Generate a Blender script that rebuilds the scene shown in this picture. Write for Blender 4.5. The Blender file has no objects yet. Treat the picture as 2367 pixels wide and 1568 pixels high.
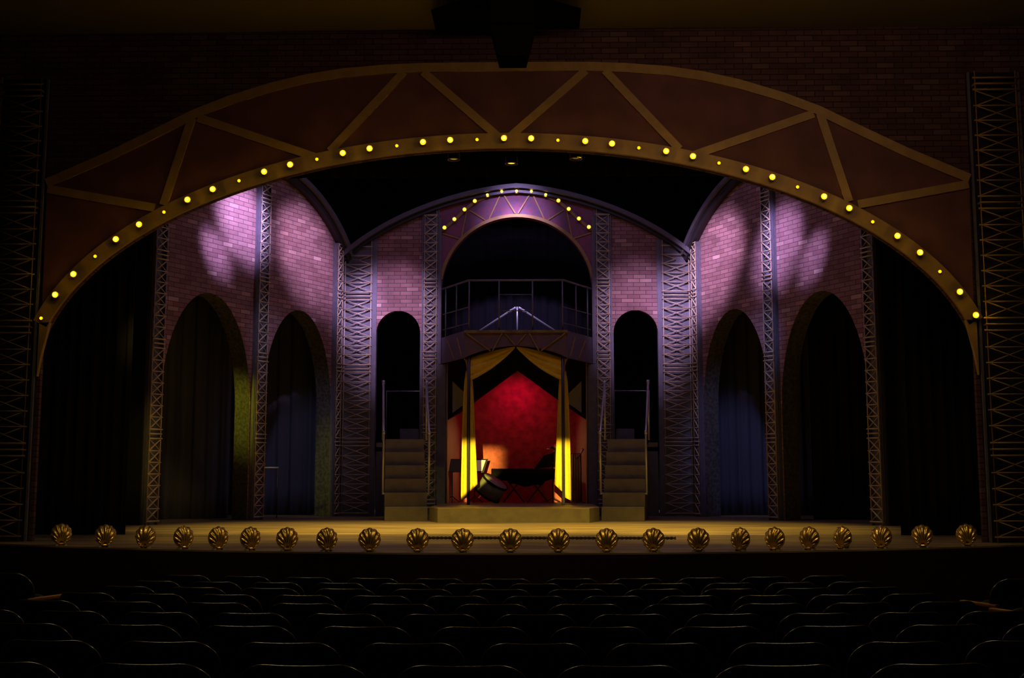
import bpy, bmesh, math, random
from mathutils import Vector, Matrix
R = math.radians
PI = math.pi
rnd = random.Random(7)
S = bpy.context.scene
COL = S.collection

# ------------------------------------------------------------------ camera
F_PX = 2650.0
cam_d = bpy.data.cameras.new('camera')
cam = bpy.data.objects.new('camera', cam_d)
COL.objects.link(cam)
cam.location = (0.43, 0.0, 0.86)
cam.rotation_euler = (PI / 2 + math.atan(321 / F_PX), 0, 0.0205)
cam_d.sensor_width = 36
cam_d.lens = 36 * F_PX / 2367
cam_d.clip_start = 0.05
cam_d.clip_end = 200
S.camera = cam

# ------------------------------------------------------------------ view
S.view_settings.view_transform = 'Standard'
S.view_settings.look = 'None'
S.view_settings.gamma = 1
S.view_settings.use_curve_mapping = False
S.view_settings.exposure = 0

# ------------------------------------------------------------------ world
W = bpy.data.worlds.new('world')
S.world = W
W.use_nodes = True
W.node_tree.nodes['Background'].inputs[0].default_value = (0.9, 0.55, 0.5, 1)
W.node_tree.nodes['Background'].inputs[1].default_value = 0.0035


# ------------------------------------------------------------------ stage and house lights
def spot(name, loc, tgt, col, power, angle, blend=0.6, radius=0.14):
    d = bpy.data.lights.new(name, 'SPOT')
    d.energy = power
    d.color = col
    d.spot_size = R(angle)
    d.spot_blend = blend
    d.shadow_soft_size = radius
    o = bpy.data.objects.new(name, d)
    COL.objects.link(o)
    o.location = loc
    o.rotation_euler = (Vector(tgt) - Vector(loc)).to_track_quat('-Z', 'Y').to_euler()
    return o


def area(name, loc, tgt, col, power, sx, sy):
    d = bpy.data.lights.new(name, 'AREA')
    d.energy = power
    d.color = col
    d.shape = 'RECTANGLE'
    d.size = sx
    d.size_y = sy
    o = bpy.data.objects.new(name, d)
    COL.objects.link(o)
    o.location = loc
    o.rotation_euler = (Vector(tgt) - Vector(loc)).to_track_quat('-Z', 'Y').to_euler()
    return o


def shutter(o, planes):
    """framing shutters of a profile lamp: planes = [(a, b, c, soft)] keep a*x + b*y + c > 0 in the beam's own (x, y), metres at 1 m"""
    d = o.data
    d.use_nodes = True
    nt = d.node_tree
    em = nt.nodes['Emission']
    L = nt.links.new
    tc = nt.nodes.new('ShaderNodeTexCoord')
    sp = nt.nodes.new('ShaderNodeSeparateXYZ')
    L(tc.outputs['Normal'], sp.inputs[0])

    def math_(op, a, b):
        n = nt.nodes.new('ShaderNodeMath')
        n.operation = op
        for i, q in enumerate((a, b)):
            if isinstance(q, (int, float)):
                n.inputs[i].default_value = q
            else:
                L(q, n.inputs[i])
        return n.outputs[0]
    az = math_('ABSOLUTE', sp.outputs['Z'], 0)
    x = math_('DIVIDE', sp.outputs['X'], az)
    y = math_('DIVIDE', sp.outputs['Y'], az)
    tot = 1.0
    for a, b, c, soft in planes:
        e = math_('ADD', math_('ADD', math_('MULTIPLY', x, a), math_('MULTIPLY', y, b)), c)
        mr = nt.nodes.new('ShaderNodeMapRange')
        mr.interpolation_type = 'SMOOTHSTEP'
        mr.inputs[1].default_value = -soft
        mr.inputs[2].default_value = soft
        L(e, mr.inputs[0])
        tot = math_('MULTIPLY', mr.outputs[0], tot)
    L(tot, em.inputs['Strength'])
    return o


LAV = (0.62, 0.45, 1.0)
PINK = (0.80, 0.53, 1.0)
YEL = (1.0, 0.69, 0.11)
# added dim fill on the proscenium wall, from no visible fixture
area('house_fill', (2.6, 10.6, 6.4), (1.2, 15.7, 4.6), (1.0, 0.60, 0.40), 30, 7.5, 0.5)
for x_ in (-3.4, 3.8):  # added soft fill to brighten the chair rims
    area('front_row_fill', (x_, 11.6, 7.0), (x_ * 0.7, 9.0, 0.0), (1.0, 0.80, 0.36), 36, 3.0, 0.25)
# dim lavender wash from the flies
area('fly_wash', (0, 22.0, 9.3), (0, 23.5, 0), LAV, 60, 6.0, 1.5)
# back wall wash: centre header, panels and wide columns
spot('header_spot', (0.0, 23.2, 8.4), (0, 26.3, 6.75), LAV, 620, 36, 1.0)
spot('back_wash_one', (-2.4, 20.5, 8.6), (-2.9, 26.3, 4.4), PINK, 2600, 24, 1.0)
spot('back_wash_two', (2.4, 20.5, 8.6), (2.9, 26.3, 4.4), PINK, 2200, 24, 1.0)
spot('column_spot_one', (-2.6, 21.0, 8.8), (-3.7, 26.3, 4.7), LAV, 2000, 15, 1.0)
spot('column_spot_two', (2.6, 21.0, 8.8), (3.7, 26.3, 4.7), LAV, 1700, 15, 1.0)
# side walls, soft streaks
spot('wall_spot_one', (-3.0, 19.6, 8.8), (-5.55, 23.1, 6.3), LAV, 6000, 19, 1.0)
spot('wall_spot_two', (-4.2, 19.0, 8.8), (-5.95, 22.5, 5.5), LAV, 3800, 9, 1.0)
spot('wall_spot_three', (-2.4, 20.8, 8.8), (-4.75, 25.2, 5.75), PINK, 2900, 23, 1.0)
spot('wall_spot_four', (3.0, 19.6, 8.8), (5.45, 23.5, 5.7), LAV, 4200, 17, 1.0)
spot('wall_spot_five', (4.2, 19.0, 8.8), (5.95, 22.6, 5.3), LAV, 2600, 9, 1.0)
spot('wall_spot_six', (2.4, 20.8, 8.8), (4.45, 25.5, 5.7), PINK, 4200, 22, 1.0)
# floor wash, warm yellow: a rear bar behind the border and a front bar on the lighting pipe
for x_ in (-3.2, -1.1, 1.1, 3.2):
    spot('floor_wash', (x_, 18.55, 8.8), (x_ * 1.05, 20.0, 0), YEL, 3200, 46, 1.0, 0.15)
    spot('floor_wash_front', (x_, 17.0, 5.9), (x_ * 1.05, 17.3, 0), YEL, 560, 52, 1.0, 0.1)
spot('balcony_spot', (0, 25.2, 8.4), (0, 27.0, 4.75), LAV, 900, 34, 1.0)
# framed pin spots on the two tied drapes (beam trimmed by its shutters)
o_ = spot('drape_spot_one', (-1.2, 3.0, 2.2), (-0.85, 25.0, 1.0), (1.0, 0.80, 0.14), 60000, 5.0, 0.1, 0.03)
shutter(o_, [(0, -1, 0.62 / 22, 0.006), (-1, 0, 0.30 / 22, 0.011), (1, 0, 0.40 / 22, 0.002), (-0.8, 1, 0.27 / 22, 0.002), (0, 1, 0.70 / 22, 0.002)])
o_ = spot('drape_spot_two', (0.6, 3.0, 2.2), (1.02, 25.0, 1.0), (1.0, 0.80, 0.14), 60000, 5.0, 0.1, 0.03)
shutter(o_, [(0, -1, 0.62 / 22, 0.006), (-1, 0, 0.16 / 22, 0.001), (1, 0, 0.16 / 22, 0.001), (0, 1, 0.70 / 22, 0.002)])
# warm front-of-house light on the stage edge
for x_ in (-3.6, 0.2, 4.0):
    spot('edge_light', (x_, 8.0, 6.9), (x_ * 1.15, 14.4, 0.0), YEL, 130, 32, 1.0, 0.1)
# band room
spot('red_room_lamp', (0, 27.1, 3.25), (0, 27.85, 1.7), (1.0, 0.0, 0.16), 26, 160, 1.0)
spot('warm_room_lamp', (0.7, 26.75, 2.1), (-1.6, 26.9, 1.3), (1.0, 0.80, 0.42), 48, 60, 1.0)
spot('warm_room_lamp_two', (-0.7, 26.75, 2.1), (1.6, 26.9, 1.3), (1.0, 0.80, 0.46), 30, 60, 1.0)
# blue beams through the inner arches and a stray warm beam
spot('blue_arch_beam', (4.2, 20.5, 6.9), (5.25, 26.9, 0.9), (0.36, 0.40, 1.0), 480, 24, 0.8)
spot('blue_arch_beam_two', (-4.2, 20.5, 6.9), (-5.25, 26.9, 0.9), (0.5, 0.5, 0.9), 260, 24, 0.8)
spot('jamb_spot', (-7.9, 21.45, 3.7), (-5.67, 23.7, 2.2), (0.85, 0.8, 0.06), 260, 30, 1.0)
spot('leg_spot', (-4.5, 14.5, 4.5), (-6.7, 21.0, 1.4), YEL, 300, 16, 1.0)


# ------------------------------------------------------------------ materials
def nodes(name):
    m = bpy.data.materials.new(name)
    m.use_nodes = True
    nt = m.node_tree
    return m, nt, nt.nodes['Principled BSDF']


def mat(name, col, rough=0.6, metal=0.0, noise=None, spec=0.5, bump=None):
    """col; noise=(scale, amount, other colour)"""
    m, nt, b = nodes(name)
    b.inputs['Base Color'].default_value = (*col, 1)
    b.inputs['Roughness'].default_value = rough
    b.inputs['Metallic'].default_value = metal
    b.inputs['Specular IOR Level'].default_value = spec
    tc = nt.nodes.new('ShaderNodeTexCoord')
    if noise:
        sc, c2 = noise
        n = nt.nodes.new('ShaderNodeTexNoise')
        n.inputs['Scale'].default_value = sc
        n.inputs['Detail'].default_value = 5
        nt.links.new(tc.outputs['Object'], n.inputs['Vector'])
        r = nt.nodes.new('ShaderNodeValToRGB')
        r.color_ramp.elements[0].position = 0.35
        r.color_ramp.elements[1].position = 0.65
        r.color_ramp.elements[0].color = (*col, 1)
        r.color_ramp.elements[1].color = (*c2, 1)
        nt.links.new(n.outputs['Fac'], r.inputs['Fac'])
        nt.links.new(r.outputs['Color'], b.inputs['Base Color'])
    if bump:
        sc, st = bump
        n = nt.nodes.new('ShaderNodeTexNoise')
        n.inputs['Scale'].default_value = sc
        nt.links.new(tc.outputs['Object'], n.inputs['Vector'])
        bp = nt.nodes.new('ShaderNodeBump')
        bp.inputs['Strength'].default_value = st
        bp.inputs['Distance'].default_value = 0.01
        nt.links.new(n.outputs['Fac'], bp.inputs['Height'])
        nt.links.new(bp.outputs['Normal'], b.inputs['Normal'])
    return m


def brick_mat(name, stops, mortar, bw, rh, ms=0.006, rough=0.75):
    """painted brick courses laid in the object's own X-Z plane; stops = colour ramp over the per-brick random value"""
    m, nt, b = nodes(name)
    b.inputs['Roughness'].default_value = rough
    b.inputs['Specular IOR Level'].default_value = 0.25
    L = nt.links.new
    tc = nt.nodes.new('ShaderNodeTexCoord')
    sp = nt.nodes.new('ShaderNodeSeparateXYZ')
    L(tc.outputs['Object'], sp.inputs[0])
    cb = nt.nodes.new('ShaderNodeCombineXYZ')
    L(sp.outputs['X'], cb.inputs['X'])
    L(sp.outputs['Z'], cb.inputs['Y'])
    br = nt.nodes.new('ShaderNodeTexBrick')
    br.offset = 0.5
    br.inputs['Scale'].default_value = 1
    br.inputs['Brick Width'].default_value = bw
    br.inputs['Row Height'].default_value = rh
    br.inputs['Mortar Size'].default_value = ms
    br.inputs['Mortar Smooth'].default_value = 0.2
    br.inputs['Color1'].default_value = (0, 0, 0, 1)
    br.inputs['Color2'].default_value = (1, 1, 1, 1)
    br.inputs['Mortar'].default_value = (0, 0, 0, 1)
    L(cb.outputs[0], br.inputs['Vector'])
    rp = nt.nodes.new('ShaderNodeValToRGB')
    els = rp.color_ramp.elements
    els[0].position, els[0].color = stops[0][0], (*stops[0][1], 1)
    els[1].position, els[1].color = stops[-1][0], (*stops[-1][1], 1)
    for p, c in stops[1:-1]:
        e = els.new(p)
        e.color = (*c, 1)
    L(br.outputs['Color'], rp.inputs['Fac'])
    no = nt.nodes.new('ShaderNodeTexNoise')
    no.inputs['Scale'].default_value = 2.2
    no.inputs['Detail'].default_value = 6
    L(tc.outputs['Object'], no.inputs['Vector'])
    mr = nt.nodes.new('ShaderNodeMapRange')
    mr.inputs[1].default_value = 0.3
    mr.inputs[2].default_value = 0.7
    mr.inputs[3].default_value = 0.75
    mr.inputs[4].default_value = 1.2
    L(no.outputs['Fac'], mr.inputs[0])
    mu = nt.nodes.new('ShaderNodeMix')
    mu.data_type = 'RGBA'
    mu.blend_type = 'MULTIPLY'
    mu.inputs['Factor'].default_value = 1
    L(rp.outputs['Color'], mu.inputs['A'])
    L(mr.outputs[0], mu.inputs['B'])
    mx = nt.nodes.new('ShaderNodeMix')
    mx.data_type = 'RGBA'
    L(br.outputs['Fac'], mx.inputs['Factor'])
    L(mu.outputs['Result'], mx.inputs['A'])
    mx.inputs['B'].default_value = (*mortar, 1)
    L(mx.outputs['Result'], b.inputs['Base Color'])
    bp = nt.nodes.new('ShaderNodeBump')
    bp.inputs['Strength'].default_value = 0.5
    bp.inputs['Distance'].default_value = 0.01
    bp.invert = True
    L(br.outputs['Fac'], bp.inputs['Height'])
    L(bp.outputs['Normal'], b.inputs['Normal'])
    return m


M = {}
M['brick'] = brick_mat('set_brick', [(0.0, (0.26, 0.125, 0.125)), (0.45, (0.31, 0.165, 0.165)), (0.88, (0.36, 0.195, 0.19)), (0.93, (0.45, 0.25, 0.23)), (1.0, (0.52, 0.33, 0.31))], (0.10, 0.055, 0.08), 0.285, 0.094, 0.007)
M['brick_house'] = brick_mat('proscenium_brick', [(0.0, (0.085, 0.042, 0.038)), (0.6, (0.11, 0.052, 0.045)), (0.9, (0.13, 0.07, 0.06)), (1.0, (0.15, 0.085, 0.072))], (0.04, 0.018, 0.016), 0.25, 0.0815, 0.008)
M['header_red'] = mat('mottled_red_paint', (0.13, 0.045, 0.035), 0.7, 0, (2.2, (0.19, 0.07, 0.055)))
M['gold_paint'] = mat('dull_gold_paint', (0.42, 0.25, 0.07), 0.5, 0.1, (6, (0.36, 0.21, 0.06)))
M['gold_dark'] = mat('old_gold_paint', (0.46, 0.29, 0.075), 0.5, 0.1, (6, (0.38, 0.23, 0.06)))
M['gold_dim'] = mat('dim_gold_paint', (0.28, 0.185, 0.065), 0.55, 0.0, (6, (0.16, 0.10, 0.04)))
M['column'] = mat('column_grey_paint', (0.12, 0.115, 0.15), 0.45, 0.0, (9, (0.165, 0.155, 0.20)))
M['rod'] = mat('column_lattice_rods', (0.58, 0.45, 0.30), 0.4, 0.1)
M['trim_grey'] = mat('blue_grey_trim_paint', (0.15, 0.14, 0.175), 0.55, 0.0, (8, (0.12, 0.11, 0.145)))
M['trim_dark'] = mat('dark_slate_trim_paint', (0.11, 0.10, 0.13), 0.55)
M['reveal'] = mat('grey_arch_reveal', (0.05, 0.048, 0.043), 0.8, 0, (16, (0.13, 0.12, 0.10)))
M['portal'] = mat('splattered_purple_red_paint', (0.16, 0.09, 0.19), 0.65, 0, (16, (0.34, 0.07, 0.12)))
M['steel'] = mat('dull_steel_pipe', (0.58, 0.58, 0.60), 0.3, 0.45)
M['black_steel'] = mat('black_painted_steel', (0.045, 0.04, 0.045), 0.4, 0.3)
M['rail_paint'] = mat('railing_grey_paint', (0.16, 0.15, 0.18), 0.45, 0.2)
M['step'] = mat('grey_brown_step_paint', (0.19, 0.16, 0.105), 0.6, 0, (5, (0.245, 0.205, 0.135)))
M['black'] = mat('matt_black', (0.012, 0.011, 0.012), 0.8)
M['black_velvet'] = mat('black_velour', (0.018, 0.016, 0.02), 0.95, 0, None, 0.1)
M['drape_yellow'] = mat('mustard_cloth', (0.68, 0.44, 0.025), 0.75, 0, (18, (0.74, 0.50, 0.04)), 0.2)
M['drape_brown'] = mat('brown_cloth', (0.35, 0.18, 0.08), 0.85)
M['blue_drape'] = mat('dark_blue_grey_drape', (0.08, 0.08, 0.11), 0.9)
M['dusk_drape'] = mat('dusky_blue_black_drape', (0.022, 0.02, 0.03), 0.95)
M['red_wall'] = mat('crimson_sponged_wall', (0.34, 0.065, 0.05), 0.75, 0, (5.5, (0.60, 0.12, 0.09)))
M['rust_wall'] = mat('rust_brown_wall', (0.42, 0.16, 0.085), 0.75, 0, (3, (0.36, 0.13, 0.07)))
M['gold'] = mat('polished_brass', (0.80, 0.52, 0.10), 0.24, 0.8)
M['plastic'] = mat('black_plastic', (0.010, 0.010, 0.011), 0.45, 0, None, 0.2)
M['rim'] = mat('glossy_black_piping', (0.05, 0.052, 0.045), 0.2, 0, None, 1.0)
M['cushion'] = mat('charcoal_upholstery', (0.02, 0.02, 0.022), 0.9)
M['arm_wood'] = mat('orange_brown_wood', (0.55, 0.20, 0.06), 0.5, 0, (25, (0.45, 0.15, 0.045)))
M['house_floor'] = mat('dark_house_carpet', (0.012, 0.009, 0.009), 0.95)
M['house_wall'] = mat('dark_house_plaster', (0.025, 0.018, 0.018), 0.9)
M['ceiling'] = mat('brown_ceiling_plaster', (0.12, 0.09, 0.06), 0.9)
M['apron'] = mat('dark_maroon_apron', (0.022, 0.009, 0.008), 0.9, 0, None, 0.1)
M['rope'] = mat('dark_hemp_rope', (0.05, 0.038, 0.025), 0.9)
M['paper'] = mat('white_paper', (0.9, 0.85, 0.78), 0.8)
M['drum_shell'] = mat('grey_green_drum_wrap', (0.2, 0.21, 0.12), 0.4)
M['drum_head'] = mat('drum_skin', (0.34, 0.33, 0.2), 0.5)
M['case'] = mat('black_cover_cloth', (0.005, 0.005, 0.005), 0.8, 0, None, 0.1)


def stage_floor_mat():  # streaks of stage light and shadow are painted into the base colour
    m, nt, b = nodes('light_streaked_stage_floor')
    L = nt.links.new
    tc = nt.nodes.new('ShaderNodeTexCoord')
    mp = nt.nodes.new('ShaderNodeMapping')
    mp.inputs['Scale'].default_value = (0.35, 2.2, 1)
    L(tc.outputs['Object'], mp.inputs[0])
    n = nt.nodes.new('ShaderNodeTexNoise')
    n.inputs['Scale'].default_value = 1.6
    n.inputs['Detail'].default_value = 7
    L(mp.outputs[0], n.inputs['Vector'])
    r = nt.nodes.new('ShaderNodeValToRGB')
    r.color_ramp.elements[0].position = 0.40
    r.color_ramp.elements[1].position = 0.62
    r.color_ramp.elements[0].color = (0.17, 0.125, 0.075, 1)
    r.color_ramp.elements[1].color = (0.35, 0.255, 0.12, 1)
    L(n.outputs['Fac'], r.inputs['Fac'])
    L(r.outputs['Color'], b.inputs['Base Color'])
    b.inputs['Roughness'].default_value = 0.5
    b.inputs['Specular IOR Level'].default_value = 0.3
    return m


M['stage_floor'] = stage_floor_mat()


def bulb_mat(name, strength, base, tip):
    """frosted yellow lamp glass, brightest in the middle of the bulb where the filament sits"""
    m, nt, b = nodes(name)
    L = nt.links.new
    b.inputs['Base Color'].default_value = (0.3, 0.2, 0.02, 1)
    tc = nt.nodes.new('ShaderNodeTexCoord')
    sp = nt.nodes.new('ShaderNodeSeparateXYZ')
    L(tc.outputs['Object'], sp.inputs[0])
    mr = nt.nodes.new('ShaderNodeMapRange')
    mr.inputs[1].default_value = -0.0475
    mr.inputs[2].default_value = -0.026
    mr.inputs[3].default_value = 1
    mr.inputs[4].default_value = 0
    L(sp.outputs['Y'], mr.inputs[0])
    r = nt.nodes.new('ShaderNodeValToRGB')
    r.color_ramp.elements[0].color = (*base, 1)
    r.color_ramp.elements[1].color = (*tip, 1)
    L(mr.outputs[0], r.inputs['Fac'])
    L(r.outputs['Color'], b.inputs['Emission Color'])
    b.inputs['Emission Strength'].default_value = strength
    return m


M['bulb'] = bulb_mat('lit_yellow_bulb', 150.0, (0.035, 0.019, 0.0), (1.0, 0.60, 0.0022))
M['bulb_set'] = bulb_mat('lit_yellow_set_bulb', 9.0, (0.30, 0.16, 0.0), (1.0, 0.66, 0.06))
M['bulb_dim'] = bulb_mat('lit_small_bulb', 6.0, (0.6, 0.28, 0.0), (0.9, 0.5, 0.01))


# ------------------------------------------------------------------ mesh helpers
class MB:
    def __init__(s):
        s.v = []
        s.f = []
        s.sm = []

    def add(s, vs, fs, smooth=False):
        o = len(s.v)
        s.v += [tuple(v) for v in vs]
        s.f += [tuple(o + i for i in f) for f in fs]
        s.sm += [smooth] * len(fs)
        return s

    def box(s, x0, x1, y0, y1, z0, z1):
        v = [(x, y, z) for z in (z0, z1) for y in (y0, y1) for x in (x0, x1)]
        return s.add(v, [(0, 2, 3, 1), (4, 5, 7, 6), (0, 1, 5, 4), (2, 6, 7, 3), (0, 4, 6, 2), (1, 3, 7, 5)])

    def bar(s, a, b, w, h, up=(0, 0, 1)):
        """rectangular bar from a to b, w across, h along up"""
        a, b = Vector(a), Vector(b)
        d = (b - a).normalized()
        u = Vector(up)
        x = d.cross(u)
        if x.length < 1e-4:
            u = Vector((1, 0, 0))
            x = d.cross(u)
        x.normalize()
        u = x.cross(d).normalized()
        vs = []
        for p in (a, b):
            for i, j in ((-1, -1), (1, -1), (1, 1), (-1, 1)):
                vs.append(p + x * (w / 2 * i) + u * (h / 2 * j))
        return s.add(vs, [(0, 1, 2, 3)[::-1], (4, 5, 6, 7), (0, 1, 5, 4), (1, 2, 6, 5), (2, 3, 7, 6), (3, 0, 4, 7)])

    def tube(s, pts, r, n=8, cap=True):
        pts = [Vector(p) for p in pts]
        rs = r if isinstance(r, (list, tuple)) else [r] * len(pts)
        ref = None
        vs, fs = [], []
        for i, p in enumerate(pts):
            if i == 0:
                d = pts[1] - pts[0]
            elif i == len(pts) - 1:
                d = pts[-1] - pts[-2]
            else:
                d = (pts[i + 1] - p).normalized() + (p - pts[i - 1]).normalized()
            d.normalize()
            if ref is None:
                ref = d.orthogonal().normalized()
            x = (ref - d * ref.dot(d)).normalized()
            ref = x
            y = d.cross(x)
            for k in range(n):
                a = 2 * PI * k / n
                vs.append(p + (x * math.cos(a) + y * math.sin(a)) * rs[i])
        for i in range(len(pts) - 1):
            for k in range(n):
                fs.append((i * n + k, i * n + (k + 1) % n, (i + 1) * n + (k + 1) % n, (i + 1) * n + k))
        if cap:
            fs.append(tuple(range(n))[::-1])
            fs.append(tuple((len(pts) - 1) * n + k for k in range(n)))
        return s.add(vs, fs, True)

    def lathe(s, prof, n=16, org=(0, 0, 0), axis='Z'):
        """prof = [(r, h)]; closed at ends where r == 0"""
        vs, fs = [], []
        o = Vector(org)
        for r, h in prof:
            for k in range(n):
                a = 2 * PI * k / n
                c, d = r * math.cos(a), r * math.sin(a)
                q = {'Z': (c, d, h), 'Y': (c, h, d), 'X': (h, c, d)}[axis]
                vs.append(o + Vector(q))
        for i in range(len(prof) - 1):
            for k in range(n):
                fs.append((i * n + k, i * n + (k + 1) % n, (i + 1) * n + (k + 1) % n, (i + 1) * n + k))
        return s.add(vs, fs, True)

    def grid(s, rows, smooth=True, closed=False):
        n = len(rows[0])
        vs = [p for r in rows for p in r]
        fs = []
        for i in range(len(rows) - 1):
            for k in range(n if closed else n - 1):
                fs.append((i * n + k, i * n + (k + 1) % n, (i + 1) * n + (k + 1) % n, (i + 1) * n + k))
        return s.add(vs, fs, smooth)

    def prism(s, outline, y0, y1):
        """outline = [(x, z)] in the X-Z plane, extruded from y0 (front) to y1"""
        n = len(outline)
        vs = [(x, y0, z) for x, z in outline] + [(x, y1, z) for x, z in outline]
        fs = [tuple(range(n)), tuple(range(n, 2 * n))[::-1]]
        for i in range(n):
            j = (i + 1) % n
            fs.append((i, i + n, j + n, j))
        return s.add(vs, fs)

    def build(s, name, m, parent=None, thick=None, bevel=None, link=True):
        me = bpy.data.meshes.new(name)
        me.from_pydata(s.v, [], s.f)
        me.polygons.foreach_set('use_smooth', s.sm)
        bm = bmesh.new()
        bm.from_mesh(me)
        bmesh.ops.remove_doubles(bm, verts=bm.verts, dist=1e-6)
        big = [f for f in bm.faces if len(f.verts) > 8]
        if big:
            bmesh.ops.triangulate(bm, faces=big, ngon_method='EAR_CLIP')
        bmesh.ops.recalc_face_normals(bm, faces=bm.faces)
        bm.to_mesh(me)
        bm.free()
        me.materials.append(m)
        o = bpy.data.objects.new(name, me)
        COL.objects.link(o)
        if parent:
            o.parent = parent
        if thick:
            md = o.modifiers.new('solid', 'SOLIDIFY')
            md.thickness = thick
            md.offset = 0
        if bevel:
            md = o.modifiers.new('bevel', 'BEVEL')
            md.width = bevel
            md.segments = 2
            md.limit_method = 'ANGLE'
        return o


def tag(o, label, cat, group=None, kind=None):
    o['label'] = label
    o['category'] = cat
    if group:
        o['group'] = group
    if kind:
        o['kind'] = kind
    return o


def thing(name, label, cat, loc=(0, 0, 0), rz=0, group=None):
    o = bpy.data.objects.new(name, None)
    COL.objects.link(o)
    o.empty_display_size = 0.1
    o.location = loc
    o.rotation_euler = (0, 0, rz)
    return tag(o, label, cat, group)


def struct(o, label=None, cat=None):
    o['kind'] = 'structure'
    if label:
        o['label'] = label
        o['category'] = cat
    return o


def dup(root, loc, rz=0, label=None, scale=None):
    r = root.copy()
    COL.objects.link(r)
    r.location = loc
    r.rotation_euler = (0, 0, rz)
    if scale:
        r.scale = scale
    if label:
        r['label'] = label
    for ch in list(root.children):
        c = ch.copy()
        COL.objects.link(c)
        c.parent = r
        for g in list(ch.children):
            d = g.copy()
            COL.objects.link(d)
            d.parent = c
    return r


ORD = ['zeroth', 'first', 'second', 'third', 'fourth', 'fifth', 'sixth', 'seventh', 'eighth', 'ninth', 'tenth', 'eleventh', 'twelfth', 'thirteenth',
       'fourteenth', 'fifteenth', 'sixteenth', 'seventeenth', 'eighteenth', 'nineteenth', 'twentieth', 'twenty-first', 'twenty-second', 'twenty-third']

# ------------------------------------------------------------------ dimensions
YP = 15.7            # proscenium wall face
YB = 26.3            # back set wall face
CXB = 4.03           # half width of back set wall
TH = math.atan(0.54)  # side set walls splay
YC = 21.8            # centre of the seating curve


def house_z(y):
    return -0.894 + max(0.0, 10.1 - y) * 0.0332


# ================================================================== SETTING
fm = MB()
ys = [-1.5, 2, 4, 6, 8, 10.1, 13.6, 15.6]
fm.grid([[(-8.2, y, house_z(y)), (8.2, y, house_z(y))] for y in ys], False)
fo = fm.build('floor', M['house_floor'], thick=0.04)
struct(fo, 'dark raked house floor under the seats', 'floor')

front = []
for i in range(49):
    x = -7.6 + 15.2 * i / 48
    front.append((x, 15.30 - 1.95 * max(0.0, 1 - (x / 6.9) ** 2)))
out = front + [(7.6, 32.4), (-7.6, 32.4)]
n = len(out)
sf = MB().add([(x, y, 0) for x, y in out] + [(x, y, -0.02) for x, y in out],
              [tuple(range(n)), tuple(range(n, 2 * n))[::-1]] + [(i, i + n, (i + 1) % n + n, (i + 1) % n) for i in range(n)])
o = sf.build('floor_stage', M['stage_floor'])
struct(o, 'brown stage floor with painted light streaks and a curved front edge', 'stage floor')
ap = MB()
ap.grid([[(x, y + 0.028, -0.021) for x, y in front], [(x, y + 0.028, -0.9) for x, y in front]], False)
o = ap.build('wall_apron', M['apron'], thick=0.05)
struct(o, 'dark maroon wall below the stage edge', 'stage front wall')

for sx, nm in ((-1, 'wall_left'), (1, 'wall_right')):
    o = MB().box(sx * 8.2, sx * 8.4, -1.5, 32.6, -1.2, 9.6).build(nm, M['house_wall'])
    struct(o)
o = MB().box(-8.2, 8.2, -1.5, YP, 7.2, 7.4).build('ceiling', M['ceiling'])
struct(o, 'brown plaster ceiling of the house', 'ceiling')
o = MB().box(-8.2, 8.2, 32.4, 32.6, -1.2, 9.6).build('wall_back', M['black'])
struct(o)
o = MB().box(-8.2, 8.2, YP + 0.3, 32.6, 9.4, 9.6).build('ceiling_stage', M['black'])
struct(o)

# proscenium wall with the arched opening
A_E, B_E, Z_E = 6.63, 3.37, 2.2          # bulb curve


def arch_pt(t, off=0.0):
    return ((A_E + off) * math.cos(t), Z_E + (B_E + off) * math.sin(t))


inner = [(6.43, 0.0), (6.43, 2.3)]
t0 = 0.14
for i in range(61):
    t = t0 + (PI - 2 * t0) * i / 60
    inner.append(arch_pt(t, -0.12))
inner = [(max(-6.43, min(6.43, x)), z) for x, z in inner]
inner += [(-6.43, 2.3), (-6.43, 0.0)]
pw = MB()
outl = [(8.2, -0.9), (8.2, 7.4), (-8.2, 7.4), (-8.2, -0.9), (-6.43, -0.9)] + inner[::-1] + [(6.43, -0.9)]
pw.prism(outl, 0, 0.07)
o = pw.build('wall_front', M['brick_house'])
o.location = (0, YP, 0)
struct(o, 'dark red brick proscenium wall around the stage opening', 'proscenium wall')

# ================================================================== MARQUEE ARCH on the proscenium
arch = thing('marquee_arch', 'great reddish arch header with gold truss bands and rows of yellow bulbs', 'arch', (0, YP, 0))
UP = [(-6.45, 4.98), (-5.6, 5.36), (-5.0, 5.66), (-4.4, 5.97), (-3.9, 6.17), (-3.3, 6.36), (-2.8, 6.48), (-2.3, 6.56), (-1.7, 6.61), (-1.2, 6.63), (-0.6, 6.635), (0, 6.635)]
UP = UP + [(-x, z) for x, z in UP[-2::-1]]


def band(line, w, y0, y1):
    """a flat band of width w along a polyline in X-Z"""
    L_, R_ = [], []
    for i, p in enumerate(line):
        a = Vector(line[max(0, i - 1)])
        b = Vector(line[min(len(line) - 1, i + 1)])
        d = (b - a).normalized()
        nn = Vector((-d.y, d.x)) * (w / 2)
        L_.append((p[0] + nn.x, p[1] + nn.y))
        R_.append((p[0] - nn.x, p[1] - nn.y))
    m = MB()
    rows = []
    for (a, b) in zip(L_, R_):
        rows.append([(a[0], y0, a[1]), (b[0], y0, b[1]), (b[0], y1, b[1]), (a[0], y1, a[1])])
    m.grid(rows, False, True)
    m.add(rows[0], [(0, 1, 2, 3)])
    m.add(rows[-1], [(3, 2, 1, 0)])
    return m


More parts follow.
